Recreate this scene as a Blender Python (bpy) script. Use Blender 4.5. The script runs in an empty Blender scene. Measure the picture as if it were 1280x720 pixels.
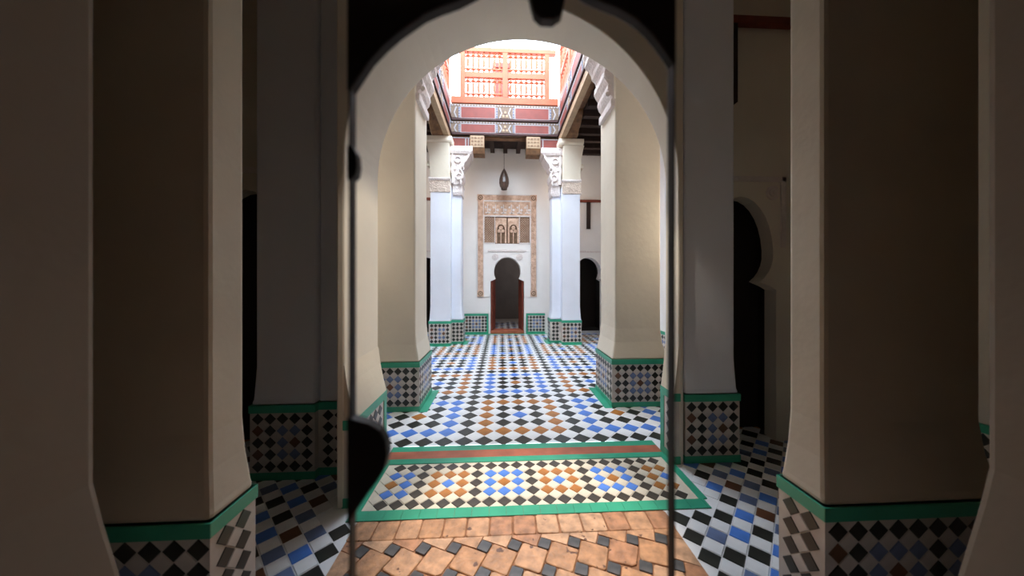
import bpy, math, random
from mathutils import Matrix, Vector
random.seed(7)
sc = bpy.context.scene
COL = sc.collection

# ------------------------------------------------------------------ camera
YAW = math.radians(3.0); FPX = 393.0; EYE = 1.6
cam_d = bpy.data.cameras.new('camera'); cam = bpy.data.objects.new('camera', cam_d); COL.objects.link(cam)
cam.location = (0, 0, EYE); cam.rotation_euler = (math.radians(90), 0, -YAW)
cam_d.sensor_fit = 'HORIZONTAL'; cam_d.sensor_width = 36.0; cam_d.lens = FPX/1280*36
cam_d.shift_x = -7.6/1280; cam_d.shift_y = -10/1280
cam_d.clip_start = 0.02
cam_d.dof.use_dof = True; cam_d.dof.focus_distance = 4.2; cam_d.dof.aperture_fstop = 1.3
sc.camera = cam

# ------------------------------------------------------------------ sky and light
w = bpy.data.worlds.new('sky'); sc.world = w; w.use_nodes = True
bg = w.node_tree.nodes['Background']
bg.inputs[0].default_value = (0.74, 0.87, 1.0, 1); bg.inputs[1].default_value = 9.0

def portal_light(name, loc, sx, sy, rot=(0, 0, 0)):
    l = bpy.data.lights.new(name, 'AREA'); l.shape = 'RECTANGLE'; l.size = sx; l.size_y = sy
    l.cycles.is_portal = True
    o = bpy.data.objects.new(name, l); o.location = loc; o.rotation_euler = rot; COL.objects.link(o)
portal_light('sky_opening', (0.09, 6.2, 7.5), 3.2, 4.2)

def lamp(name, kind, loc, power, colour, radius=.12, **kw):
    l = bpy.data.lights.new(name, kind); l.energy = power; l.color = colour; l.shadow_soft_size = radius
    for k, v in kw.items(): setattr(l, k, v)
    o = bpy.data.objects.new(name, l); o.location = loc; COL.objects.link(o); return o
# added unseen fill lights that brighten the galleries, vestibule and far room
lamp('gallery_fill', 'POINT', (-2.25, 3.48, 2.3), 16, (1, .88, .72), .2)
lamp('gallery_fill', 'POINT', (2.72, 3.48, 2.3), 20, (1, .88, .72), .2)
lamp('far_gallery_fill', 'POINT', (-1.6, 8.72, 4.3), 7, (1, .86, .74), .25)
lamp('far_gallery_fill', 'POINT', (1.76, 8.72, 4.3), 7, (1, .86, .74), .25)
def spot(name, loc, aim, power, half, colour=(1, .88, .72)):
    o = lamp(name, 'SPOT', loc, power, colour, .08, spot_size=math.radians(half*2), spot_blend=.6)
    d_ = Vector(aim)-Vector(loc); o.rotation_euler = d_.to_track_quat('-Z', 'Y').to_euler()
spot('vestibule_fill', (.2, 2.0, 4.3), (.2, 2.05, 0), 500, 14, (1, .91, .80))  # added spots without fixtures, to lift the arch floor and jambs
spot('vestibule_fill', (1.15, 1.9, 4.1), (-1.1, 2.72, 1.6), 150, 12)
spot('vestibule_fill', (-.75, 2.1, 4.1), (1.53, 3.04, 1.6), 200, 8)
lamp('room_fill', 'POINT', (.9, 11.2, 2.4), 6, (1, .9, .85))  # added light to lift the room behind the middle doorway
sc.view_settings.view_transform = 'Standard'; sc.view_settings.look = 'None'
sc.view_settings.gamma = 1; sc.view_settings.use_curve_mapping = False
sc.view_settings.exposure = 0.6
try:
    sc.cycles.diffuse_bounces = 8; sc.cycles.max_bounces = 12
except Exception:
    pass

# ------------------------------------------------------------------ materials
def lin(c):
    return tuple(((v/255)/12.92 if v/255 <= 0.04045 else ((v/255+0.055)/1.055)**2.4) for v in c)
MATS = {}
def mat(name, rgb, rough=0.6, var=0.08, scale=8.0, bump=0.0, bscale=30.0, rgb2=None, metal=0.0, spec=0.5, kind='noise'):
    m = bpy.data.materials.new(name); m.use_nodes = True
    nt = m.node_tree; b = nt.nodes['Principled BSDF']
    b.inputs['Roughness'].default_value = rough; b.inputs['Metallic'].default_value = metal
    b.inputs['Specular IOR Level'].default_value = spec
    tc = nt.nodes.new('ShaderNodeTexCoord')
    nz = nt.nodes.new('ShaderNodeTexNoise'); nz.inputs['Scale'].default_value = scale; nz.inputs['Detail'].default_value = 5
    src = tc.outputs['Object']
    nt.links.new(src, nz.inputs['Vector'])
    mx = nt.nodes.new('ShaderNodeMix'); mx.data_type = 'RGBA'
    c = lin(rgb); c2 = lin(rgb2) if rgb2 else tuple(v*(1-3*var) for v in c)
    mx.inputs[6].default_value = (*[min(1, v*(1+var)) for v in c], 1); mx.inputs[7].default_value = (*c2, 1)
    rp = nt.nodes.new('ShaderNodeMapRange'); rp.inputs[1].default_value = 0.35; rp.inputs[2].default_value = 0.75
    nt.links.new(nz.outputs['Fac'], rp.inputs[0]); nt.links.new(rp.outputs[0], mx.inputs[0])
    out = mx.outputs[2]
    if name.startswith('terracotta'):
        n2 = nt.nodes.new('ShaderNodeTexNoise'); n2.inputs['Scale'].default_value = 17; n2.inputs['Detail'].default_value = 3
        gi = nt.nodes.new('ShaderNodeObjectInfo'); ad = nt.nodes.new('ShaderNodeVectorMath'); ad.operation = 'ADD'
        nt.links.new(src, ad.inputs[0]); nt.links.new(gi.outputs['Location'], ad.inputs[1]); nt.links.new(ad.outputs[0], n2.inputs['Vector'])
        nt.links.new(ad.outputs[0], nz.inputs['Vector'])
        r2 = nt.nodes.new('ShaderNodeMapRange'); r2.inputs[1].default_value = .66; r2.inputs[2].default_value = .69
        nt.links.new(n2.outputs['Fac'], r2.inputs[0])
        m2 = nt.nodes.new('ShaderNodeMix'); m2.data_type = 'RGBA'; m2.inputs[7].default_value = (*lin((104, 70, 52)), 1)
        nt.links.new(r2.outputs[0], m2.inputs[0]); nt.links.new(out, m2.inputs[6]); out = m2.outputs[2]
    nt.links.new(out, b.inputs['Base Color'])
    if bump:
        t = nt.nodes.new('ShaderNodeTexVoronoi' if kind == 'voronoi' else 'ShaderNodeTexNoise')
        t.inputs['Scale'].default_value = bscale
        nt.links.new(src, t.inputs['Vector'])
        bp = nt.nodes.new('ShaderNodeBump'); bp.inputs['Strength'].default_value = bump; bp.inputs['Distance'].default_value = 0.02
        nt.links.new(t.outputs[0], bp.inputs['Height']); nt.links.new(bp.outputs[0], b.inputs['Normal'])
    MATS[name] = m
    return m
mat('plaster_cream', (224, 214, 196), 0.85, 0.03, 1.5, 0.15, 14)
mat('plaster_umber', (214, 202, 182), 0.85, 0.04, 1.5, 0.15, 14)
mat('plaster_dimmed', (138, 124, 108), 0.85, 0.04, 1.5, 0.15, 14)  # plaster darkened in its colour so the near side walls look shaded
mat('plaster_white', (238, 234, 230), 0.8, 0.02, 1.5, 0.12, 12)
mat('plaster_cool', (228, 232, 242), 0.75, 0.02, 1.5, 0.12, 12)
mat('plaster_grey', (226, 218, 204), 0.85, 0.04, 1.2, 0.12, 10)
mat('stucco', (222, 190, 166), 0.85, 0.06, 9, 0.7, 26, rgb2=(184, 146, 122), kind='voronoi')
mat('stucco_dark', (122, 96, 76), 0.9, 0.1, 14, 0.5, 30)
mat('stucco_pale', (222, 206, 192), 0.8, 0.05, 12, 0.6, 30, rgb2=(188, 168, 152), kind='voronoi')
mat('stucco_white', (224, 214, 210), 0.75, 0.03, 6, 0.5, 26, kind='voronoi')
mat('white_tile', (246, 247, 250), 0.2, 0.04, 5)
mat('ivory_tile', (232, 220, 200), 0.35, 0.06, 6)
mat('dado_white_tile', (206, 198, 190), 0.3, 0.07, 6)
mat('black_tile', (38, 38, 36), 0.3, 0.15, 7, rgb2=(56, 58, 52))
mat('charcoal_tile', (54, 48, 44), 0.35, 0.15, 7, rgb2=(82, 72, 62))
mat('blue_tile', (88, 138, 226), 0.28, 0.08, 6)
mat('slate_blue_tile', (110, 128, 168), 0.3, 0.12, 6)
mat('ochre_tile', (186, 120, 58), 0.3, 0.12, 7)
mat('brown_tile', (112, 76, 56), 0.3, 0.12, 7)
mat('green_tile', (60, 168, 134), 0.3, 0.08, 4)
mat('red_clay', (178, 98, 70), 0.5, 0.1, 6)
for i, c in enumerate([(206, 156, 118), (198, 146, 106), (212, 166, 130), (190, 136, 100)]):
    mat('terracotta_%d' % i, c, 0.45, 0.1, 16, 0.25, 40, rgb2=tuple(int(v*0.74) for v in c))
mat('clay_grout', (150, 106, 78), 0.9, 0.15, 20, 0.3, 60)
mat('dark_clay', (56, 56, 58), 0.4, 0.2, 14, rgb2=(96, 92, 92))
mat('dark_wood', (48, 30, 24), 0.7, 0.15, 12, 0.2, 30)
mat('brown_wood', (120, 86, 56), 0.7, 0.15, 10, 0.25, 24, rgb2=(82, 56, 38))
mat('red_wood', (124, 56, 38), 0.6, 0.12, 10, 0.1, 26)
mat('salmon_paint', (166, 80, 46), 0.6, 0.06, 6)
mat('red_paint', (116, 44, 32), 0.6, 0.08, 6)
mat('cream_paint', (164, 138, 108), 0.6, 0.08, 10)
mat('white_paint', (150, 146, 148), 0.6, 0.04, 10)
mat('blue_paint', (62, 78, 116), 0.6, 0.08, 10)
mat('tan_paint', (112, 90, 70), 0.65, 0.15, 30, 0.3, 50, rgb2=(76, 64, 60))
mat('dark_line', (58, 26, 24), 0.7, 0.1, 8)
mat('roof_clay', (178, 120, 92), 0.8, 0.1, 6)
mat('iron', (26, 12, 14), 0.55, 0.1, 10)
mat('lantern_metal', (62, 46, 38), 0.5, 0.12, 20, metal=0.3)
mat('lantern_glass', (88, 70, 60), 0.3, 0.1, 12)
mat('door_shade', (44, 36, 32), 0.9, 0.05, 3)  # near-black colour stands in for the darkness inside the doorways
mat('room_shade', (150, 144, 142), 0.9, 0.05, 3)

# ------------------------------------------------------------------ mesh helpers
class MB:
    def __init__(s): s.v = []; s.f = []; s.m = []; s.mats = []
    def _mi(s, mt):
        if mt not in s.mats: s.mats.append(mt)
        return s.mats.index(mt)
    def add(s, vs, fs, mt=None):
        o = len(s.v); s.v += [tuple(p) for p in vs]
        mi = s._mi(mt) if mt else 0
        for f in fs: s.f.append([i+o for i in f]); s.m.append(mi)
        return s
    def box(s, x0, x1, y0, y1, z0, z1, mt=None):
        return s.add([(x0,y0,z0),(x1,y0,z0),(x1,y1,z0),(x0,y1,z0),(x0,y0,z1),(x1,y0,z1),(x1,y1,z1),(x0,y1,z1)],
              [(0,3,2,1),(4,5,6,7),(0,1,5,4),(1,2,6,5),(2,3,7,6),(3,0,4,7)], mt)
    def loft(s, rings, mt=None, cap=True):
        n = len(rings[0]); vs = [p for r in rings for p in r]; fs = []
        for k in range(len(rings)-1):
            for i in range(n):
                j = (i+1) % n
                fs.append((k*n+i, k*n+j, (k+1)*n+j, (k+1)*n+i))
        if cap: fs.append(tuple(reversed(range(n)))); fs.append(tuple((len(rings)-1)*n+i for i in range(n)))
        return s.add(vs, fs, mt)
    def rects(s, lv, mt=None):       # [(z,x0,x1,y0,y1)...]
        return s.loft([[(a,c,z),(b,c,z),(b,d,z),(a,d,z)] for z,a,b,c,d in lv], mt)
    def prism_y(s, poly, y0, y1, mt=None):   # poly in (x,z)
        f0 = y0 if callable(y0) else (lambda x: y0); f1 = y1 if callable(y1) else (lambda x: y1)
        return s.loft([[(x,f0(x),z) for x,z in poly], [(x,f1(x),z) for x,z in poly]], mt)
    def prism_x(s, poly, x0, x1, mt=None):   # poly in (y,z)
        return s.loft([[(x0,y,z) for y,z in poly], [(x1,y,z) for y,z in poly]], mt)
    def prism_z(s, poly, z0, z1, mt=None):
        return s.loft([[(x,y,z0) for x,y in poly], [(x,y,z1) for x,y in poly]], mt)
    def lathe(s, prof, cx, cy, cz, n=12, mt=None):
        return s.loft([[(cx+r*math.cos(2*math.pi*i/n), cy+r*math.sin(2*math.pi*i/n), cz+z) for i in range(n)] for r,z in prof], mt)
    def disc_y(s, cx, cz, r, y0, y1, n=14, mt=None):
        return s.prism_y([(cx+r*math.cos(2*math.pi*i/n), cz+r*math.sin(2*math.pi*i/n)) for i in range(n)], y0, y1, mt)
    def mesh(s, name, mt=None):
        me = bpy.data.meshes.new(name); me.from_pydata(s.v, [], s.f)
        for k in (s.mats or [mt]): me.materials.append(MATS[k])
        if s.mats: me.polygons.foreach_set('material_index', s.m)
        import bmesh
        bm = bmesh.new(); bm.from_mesh(me); bmesh.ops.recalc_face_normals(bm, faces=bm.faces); bm.to_mesh(me); bm.free()
        me.update(); return me

def link(name, me, parent=None, loc=(0,0,0), rot=(0,0,0), **kw):
    o = bpy.data.objects.new(name, me); COL.objects.link(o)
    o.parent = parent; o.location = loc; o.rotation_euler = rot
    for k, v in kw.items(): o[k] = v
    return o
def obj(name, mb, mt=None, parent=None, bevel=0, smooth=False, loc=(0,0,0), rot=(0,0,0), **kw):
    me = mb.mesh(name, mt)
    o = link(name, me, parent, loc, rot, **kw)
    if smooth:
        for p in me.polygons: p.use_smooth = True
    if bevel:
        b = o.modifiers.new('bevel', 'BEVEL'); b.width = bevel; b.segments = 2; b.limit_method = 'ANGLE'; b.angle_limit = math.radians(40)
    return o
def empty(name, loc, label, cat, group=None, rot=0):
    o = bpy.data.objects.new(name, None); COL.objects.link(o); o.location = loc; o.rotation_euler = (0,0,rot)
    o.empty_display_size = 0.1
    o['label'] = label; o['category'] = cat
    if group: o['group'] = group
    return o

# ------------------------------------------------------------------ key dimensions (metres)
AX = 0.21                       # axis of the court
JL, JR = -1.10, 1.53            # jambs of the entrance arch
YA = 2.87                       # court side of the entrance arch
YW = 9.40                       # end wall
XL, XR = -2.75, 3.15            # court side walls
OX0, OX1, OY0, OY1 = -1.27, 1.45, 4.05, 7.95   # roof opening

# ------------------------------------------------------------------ setting: floors
def diamond(p, h=0.004, k=0.955, flat=True):
    a = p/2*k; b = a*0.93
    mb = MB()
    mb.loft([[(a,0,0),(0,a,0),(-a,0,0),(0,-a,0)], [(b,0,h),(0,b,h),(-b,0,h),(0,-b,h)]])
    return mb
DM = {}
def dmesh(p, mt):
    if (p, mt) not in DM: DM[(p, mt)] = diamond(p).mesh('tile', mt)
    return DM[(p, mt)]

def zellij_floor(floor, x0, x1, y0, y1, p, ox, oy, colour, white, limit, seen, skip=lambda x, y: False):
    cells = []
    i0, i1 = int((x0-ox)/p)-1, int((x1-ox)/p)+1
    j0, j1 = int((y0-oy)/p)-1, int((y1-oy)/p)+1
    for i in range(i0, i1+1):
        for j in range(j0, j1+1):
            for hx, c in ((0, colour(i, j)), (0.5, white)):
                x, y = ox+(i+hx)*p, oy+(j+hx)*p
                if x-p*.5 < x0-1e-3 or x+p*.5 > x1+1e-3 or y-p*.5 < y0-1e-3 or y+p*.5 > y1+1e-3 or skip(x, y): continue
                cells.append((x, y, c))
    def key(c):
        return (0 if seen(c[0], c[1]) else 1, c[0]**2+c[1]**2)
    cells.sort(key=key)
    for x, y, c in cells[:limit]:
        link('tile', dmesh(p, c), floor, (x, y, 0.0))
    if len(cells) > limit:
        rest = MB(); d = diamond(p)
        for x, y, c in cells[limit:]:
            rest.add([(vx+x, vy+y, vz) for vx, vy, vz in d.v], d.f, c)
        obj('small_tiles', rest, None, floor, kind='stuff')

# court floor
fl = MB().box(XL, XR, 3.074, YW+0.4, -0.1, 0.0)
floor = obj('floor_court', fl, 'white_tile', kind='structure', label='courtyard floor of diagonal white, black, blue and ochre mosaic tiles')
def court_col(i, j):
    bi, bj = (i+1) % 6, (j-1) % 6
    odd = ((i+1)//6 + (j-1)//6) % 2
    ring, mid = ('ochre_tile', 'blue_tile') if not odd else ('blue_tile', 'ochre_tile')
    if bi == 5 or bj == 5: return 'black_tile'
    if bi in (0, 4) or bj in (0, 4): return ring
    if bi == 2 and bj == 2: return mid
    return 'black_tile'
zellij_floor(floor, XL, XR, 3.074-0.1, YW, 0.1966, 0.02, 3.14, court_col, 'white_tile', 300,
             lambda x, y: -0.44*y < x < 0.49*y and y < 5.6 and not (y > 3.85 and (x < -1.0 or x > 1.4)))
TL, TR = -1.03, 1.49
# trim bands of the threshold
def trim(name, poly, mt, z=0.006, z0=-0.02, **kw):
    return obj(name, MB().prism_z(poly, z0, z), mt, kind='structure', **kw)
def rect(x0, x1, y0, y1): return [(x0,y0),(x1,y0),(x1,y1),(x0,y1)]
trim('trim_1', rect(TL, TR, 2.967, 3.052), 'green_tile')
trim('trim_2', rect(TL, TR, 2.846, 2.966), 'red_clay')
trim('trim_3', rect(TL, TR, 2.771, 2.845), 'green_tile')
t4 = obj('trim_4', MB().box(TL, 1.47, 2.128, 2.222, -0.02, 0.0), 'clay_grout', kind='structure')
x = TL
while x < 1.47:
    link_w = 0.118
    obj('tile', MB().box(x+.001, min(x+link_w-.001, 1.47), 2.130, 2.221, 0, 0.006), 'green_tile', t4); x += link_w
trim('trim_5', rect(TL, TL+.06, 2.222, 2.771), 'green_tile')
trim('trim_6', rect(1.44, 1.5, 2.222, 2.771), 'green_tile')
th = obj('floor_threshold', MB().box(TL+.06, 1.44, 2.222, 2.771, -0.1, 0.0), 'ivory_tile', kind='structure', label='threshold panel of small ivory, black, blue and ochre diamond tiles')
def thr_col(i, j):
    if j in (0, 4): return 'charcoal_tile'
    b = (i+1) % 4
    if b == 3: return 'charcoal_tile'
    odd = ((i+1)//4) % 2
    ring, mid = ('blue_tile', 'ochre_tile') if not odd else ('ochre_tile', 'blue_tile')
    return mid if (b == 1 and j == 2) else ring
zellij_floor(th, TL+.06, 1.44, 2.222, 2.771, 0.1098, 0.02, 2.222+0.0549, thr_col, 'ivory_tile', 300, lambda x, y: True)

# vestibule floor: terracotta field in the middle
tf = obj('floor_vestibule', MB().box(-0.95, 1.12, -2.5, 2.128, -0.1, -0.002), 'clay_grout', kind='structure', label='worn terracotta floor set with small dark squares')
TV = {}
def clay(name, sx, sy, mt, vi, chip=0.0):
    k = (sx, sy, mt, vi)
    if k not in TV:
        r = random.Random(hash((round(sx*1000), round(sy*1000), vi)) & 0xffff)
        pts = []
        for cx, cy in ((-1,-1),(1,-1),(1,1),(-1,1)):
            for t in ((1, 0.86), (0.86, 1)) if cx*cy > 0 else ((0.86, 1), (1, 0.86)):
                q = r.uniform(-0.03, 0.02)
                pts.append((cx*sx/2*(t[0]+q), cy*sy/2*(t[1]+q)))
        if vi == 3: pts[2] = (pts[2][0]*0.72, pts[2][1]*0.9); pts[3] = (pts[3][0]*0.9, pts[3][1]*0.7)
        ctr = [(x*0.95, y*0.95) for x, y in pts]
        mb = MB().loft([[(x,y,-.002) for x,y in pts], [(x,y,.004) for x,y in pts], [(x,y,.007) for x,y in ctr]])
        TV[k] = mb.mesh(name, mt)
    return TV[k]
x = -0.95
while x < 1.0:
    wd = random.uniform(0.135, 0.15)
    link('terracotta_tile', clay('terracotta_tile', round(wd,2), 0.155, 'terracotta_%d' % random.randrange(4), random.randrange(3)), tf,
         (x+wd/2, 2.045+random.uniform(-.004,.004), 0), (random.uniform(-.01,.01), random.uniform(-.01,.01), random.uniform(-.03,.03)))
    x += wd+0.008
def clip(poly, f):
    out = []
    for k in range(len(poly)):
        a, b = poly[k], poly[(k+1) % len(poly)]; fa, fb = f(a), f(b)
        if fa >= 0: out.append(a)
        if fa*fb < 0:
            t = fa/(fa-fb); out.append((a[0]+(b[0]-a[0])*t, a[1]+(b[1]-a[1])*t))
    return out
FX0, FX1, FY1 = -.945, 1.115, 1.962
def field_tile(name, side, mt, vi, X, Y, rot):
    h = side*.75
    if X+h < FX0 or X-h > FX1 or Y-h > FY1 or Y < .5: return
    if X-h > FX0 and X+h < FX1 and Y+h < FY1:
        link(name, clay(name, side, side, mt, vi), tf, (X, Y, random.uniform(-.001,.003)), (random.uniform(-.015,.015), random.uniform(-.015,.015), rot)); return
    c, s_ = math.cos(rot), math.sin(rot)
    p = [(X+a*side/2*c-b*side/2*s_, Y+a*side/2*s_+b*side/2*c) for a, b in ((-1,-1),(1,-1),(1,1),(-1,1))]
    for f in (lambda q: q[0]-FX0, lambda q: FX1-q[0], lambda q: FY1-q[1]):
        p = clip(p, f)
        if len(p) < 3: return
    obj(name, MB().prism_z(p, -.002, .006), mt, tf)
A, B = 0.165, 0.074; L = math.hypot(A, B); T = -math.atan2(B, A)
cT, sT = math.cos(T), math.sin(T)
for i in range(-8, 9):
    for j in range(0, 9):
        bx, by = 0.06+i*L, 1.76-(j-1)*L
        def put(lx, ly): return bx+lx*cT-ly*sT, by+lx*sT+ly*cT
        rr = T+random.uniform(-.04,.04)
        X, Y = put(A/2, A/2)
        field_tile('terracotta_tile', A*.965, 'terracotta_%d' % random.randrange(4), random.randrange(4), X, Y, rr)
        X, Y = put(A+B/2, B/2)
        field_tile('dark_tile', B*.94, 'dark_clay', random.randrange(3), X, Y, T+random.uniform(-.06,.06))
# aisle floors
def aisle_col(i, j):
    return ['black_tile', 'black_tile', 'slate_blue_tile', 'black_tile', 'blue_tile', 'brown_tile'][(i*2+j*3+(i*j) % 2) % 6]
for nm, x0, x1, lab in (('floor_aisle', -3.0, -0.95, 'dim tiled floor of the side bay at the left'), ('floor_bay', 1.12, 3.35, 'dim tiled floor of the side bay at the right')):
    f = obj(nm, MB().box(x0, x1, -2.5, 3.15, -0.1, -0.001), 'white_tile', kind='structure', label=lab)
    zellij_floor(f, x0, x1, 0.9, 3.05, 0.15, (-.95-.075 if x0 < 0 else 1.12+.075), 1.0, aisle_col, 'white_tile', 300,
                 lambda x, y: y > 1.45 and abs(x) < 2.6, skip=lambda x, y: (x > JL-.1 and x < JR+.02 and y > 2.1))

# ------------------------------------------------------------------ dado builder
def dado_face(parent, p0, ang, length, z0, p, rows, colour, as_parts=True, white='dado_white_tile', off=0.0):
    """diamond tiles on a vertical face starting at p0 and running along direction ang (normal to the right of it)"""
    n = int(length/p + 0.15); m = (length-n*p)/2
    ux, uy = math.cos(ang), math.sin(ang)
    R = Matrix.Rotation(ang, 4, 'Z') @ Matrix.Rotation(math.radians(90), 4, 'X')
    rest = MB(); d = diamond(p)
    for i in range(n):
        for j in range(rows):
            for h, c in ((0, colour(i, j, n)), (0.5, white)):
                if h and (i == n-1 or j == rows-1): continue
                s = m+(i+.5+h)*p
                pos = (p0[0]+ux*s, p0[1]+uy*s, z0+(j+.5+h)*p)
                if as_parts:
                    link('tile', dmesh(p, c), parent, pos, R.to_euler())
                else:
                    Mx = Matrix.Translation(pos) @ R
                    from mathutils import Vector
                    rest.add([tuple(Mx @ Vector(v)) for v in d.v], d.f, c)
    if not as_parts and rest.v:
        obj('small_tiles', rest, None, parent, kind='stuff')
def dado_col(i, j, n):
    if j in (0, 4) or i in (0, n-1) and n < 4: return 'black_tile'
    b = i % 4
    if b in (1,) or i == n-1: return 'black_tile'
    if b == 3 and j == 2: return 'brown_tile'
    if b == 0 and i == 0: return 'brown_tile' if j != 2 else 'black_tile'
    return 'slate_blue_tile'
DZ = 0.60; P = 0.095; GB = 0.058
def block_dado(parent, x0, x1, y0, y1, faces='fl', as_parts=True, p=P, zt=DZ):
    """tiled foot of a pillar with plan x0..x1, y0..y1"""
    rows = 5; gb = (zt-rows*p)/2
    foot = obj('dado', MB().box(x0, x1, y0, y1, 0, zt), 'dado_white_tile', parent)
    for z0, z1 in ((0, gb), (zt-gb, zt)):
        obj('green_band', MB().box(x0-.008, x1+.008, y0-.008, y1+.008, z0, z1), 'green_tile', parent, bevel=.003)
    if 'f' in faces: dado_face(parent, (x0, y0), 0, x1-x0, gb, p, rows, dado_col, as_parts)
    if 'r' in faces: dado_face(parent, (x1, y0), math.pi/2, y1-y0, gb, p, rows, dado_col, as_parts)
    if 'l' in faces: dado_face(parent, (x0, y1), -math.pi/2, y1-y0, gb, p, rows, dado_col, as_parts)

def shaft(parent, x0, x1, y0, y1, ztop, mt, inset=0.06, zt=DZ, flare=0.36, bevel=0.02, il=1, ir=1):
    i = inset
    mb = MB().rects([(z, x0+k*il, x1-k*ir, y0+k, y1-.002) for z, k in ((zt, 0), (zt+.04, .012), (zt+flare*.55, i*.75), (zt+flare, i), (ztop, i))])
    return obj('shaft', mb, mt, parent, bevel=bevel)

# ------------------------------------------------------------------ entrance arch (thick wall, skewed front)
def yf(x): return 2.26 + (x-JL)/(JR-JL)*0.385
AR = (JR-JL)/2; ZS = 2.475
pts = [(JL-.05, 0.0), (JL, 0.0)]
N = 48
arc = [((JL+JR)/2-AR*math.cos(math.pi*k/N), ZS+AR*math.sin(math.pi*k/N)) for k in range(N+1)]
pts += arc + [(JR, 0.0), (JR+.05, 0.0), (JR+.05, 4.4), (JL-.05, 4.4)]
wall_arch = obj('wall_arch', MB().prism_y(pts, yf, YA), 'plaster_grey', kind='structure', bevel=.012, label='pale plaster entrance archway framing the courtyard')
# swelling plaster foot and tiled dado of each jamb
for s, x, e in ((1, JL, .07), (-1, JR, .04)):
    y0 = yf(x)+.003
    mb = MB()
    prof = [(x-s*.03, DZ+.015), (x+s*e, DZ+.015), (x+s*e*.65, DZ+.12), (x+s*e*.25, DZ+.26), (x+s*.0005, DZ+.40), (x-s*.03, DZ+.40)]
    mb.prism_y(prof, y0, YA+.002)
    obj('jamb_foot', mb, 'plaster_cream', wall_arch)
    obj('dado', MB().box(min(x-s*.02, x+s*(e-.005)), max(x-s*.02, x+s*(e-.005)), y0, YA+.004, 0, DZ), 'dado_white_tile', wall_arch)
    for z0, z1 in ((0, .07), (DZ-.055, DZ+.015)):
        obj('green_band', MB().box(min(x-s*.02, x+s*(e+.003)), max(x-s*.02, x+s*(e+.003)), y0-.004, YA+.012, z0, z1), 'green_tile', wall_arch, bevel=.003)
    obj('green_band', MB().box(min(x-s*.02, x+s*(e+.001)), max(x-s*.02, x+s*(e+.001)), YA-.05, YA+.010, .07, DZ-.055), 'green_tile', wall_arch)
    if s > 0: dado_face(wall_arch, (x+e-.005, y0+.01), math.pi/2, YA-.05-y0-.01, .07, .094, 5, dado_col)
    else: dado_face(wall_arch, (x-e+.005, YA-.05), -math.pi/2, YA-.05-y0-.01, .07, .094, 5, dado_col)

# ------------------------------------------------------------------ side bays of the vestibule
def outline_door(cx, hw, zs, top, bulge, n=12, neck=0.86):
    """keyhole arch outline, bottom left to bottom right, in (x,z)"""
    p = [(cx-hw, 0.0), (cx-hw, zs), (cx-hw*neck, zs+.03)]
    rz = top-zs-.03; c = zs+.03+rz*0.36
    R = bulge
    a0 = math.pi+math.asin(min(.99, (c-zs-.05)/R*0.9)); 
    for k in range(n+1):
        a = a0 - (a0-math.pi/2)*k/n
        z = c+R*math.sin(a)*((top-c)/R if math.sin(a) > 0 else 1)
        p.append((cx+R*math.cos(a), z))
    q = [(2*cx-x, z) for x, z in reversed(p[:-1])]
    return p+q
def door_wall(name, x0, x1, y0, y1, ztop, mt, doors, **kw):
    poly = [(x0, 0.0)]
    for d in doors: poly += d
    poly += [(x1, 0.0), (x1, ztop), (x0, ztop)]
    return obj(name, MB().prism_y(poly, y0, y1), mt, kind='structure', **kw)
bayL = outline_door(-2.32, 0.36, 1.5, 2.42, 0.33)
bayR = outline_door(2.36, 0.36, 1.5, 2.42, 0.33)
door_wall('wall_bay_left', -3.0, -1.32, 2.98, 3.12, 4.4, 'plaster_grey', [bayL])
door_wall('wall_bay_right', 1.80, 3.35, 2.98, 3.12, 4.4, 'plaster_grey', [bayR])
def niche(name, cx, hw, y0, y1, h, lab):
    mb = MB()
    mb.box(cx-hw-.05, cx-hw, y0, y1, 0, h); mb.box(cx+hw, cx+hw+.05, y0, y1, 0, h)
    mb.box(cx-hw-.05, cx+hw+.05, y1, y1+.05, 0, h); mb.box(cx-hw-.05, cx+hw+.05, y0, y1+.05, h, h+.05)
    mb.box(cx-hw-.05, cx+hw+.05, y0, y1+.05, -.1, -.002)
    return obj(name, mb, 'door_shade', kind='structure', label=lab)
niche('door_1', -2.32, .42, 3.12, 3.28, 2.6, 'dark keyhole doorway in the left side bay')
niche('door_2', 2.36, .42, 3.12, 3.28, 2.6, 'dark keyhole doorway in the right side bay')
def door_surround(name, cx, y, top, hw, lab, parent=None):
    o = obj(name, MB().box(cx-hw, cx-hw+.05, y-.02, y, top-.5, top+.2).box(cx+hw-.05, cx+hw, y-.02, y, top-.5, top+.2).box(cx-hw, cx+hw, y-.02, y, top+.15, top+.2), 'stucco_white', parent, bevel=.004)
    for s in (-1, 1):
        for r, yy in ((.07, .015), (.045, .025), (.02, .032)):
            obj('rosette', MB().disc_y(cx+s*(hw-.13), top+.04, r, y-yy, y), 'stucco_white', o)
    return o
s1 = door_surround('door_surround', -2.32, 2.98, 2.42, .45, '')
s1['label'] = 'carved plaster surround above the left side bay doorway'; s1['category'] = 'door surround'
s2 = door_surround('door_surround', 2.36, 2.98, 2.42, .45, '')
s2['label'] = 'carved plaster surround above the right side bay doorway'; s2['category'] = 'door surround'

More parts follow.
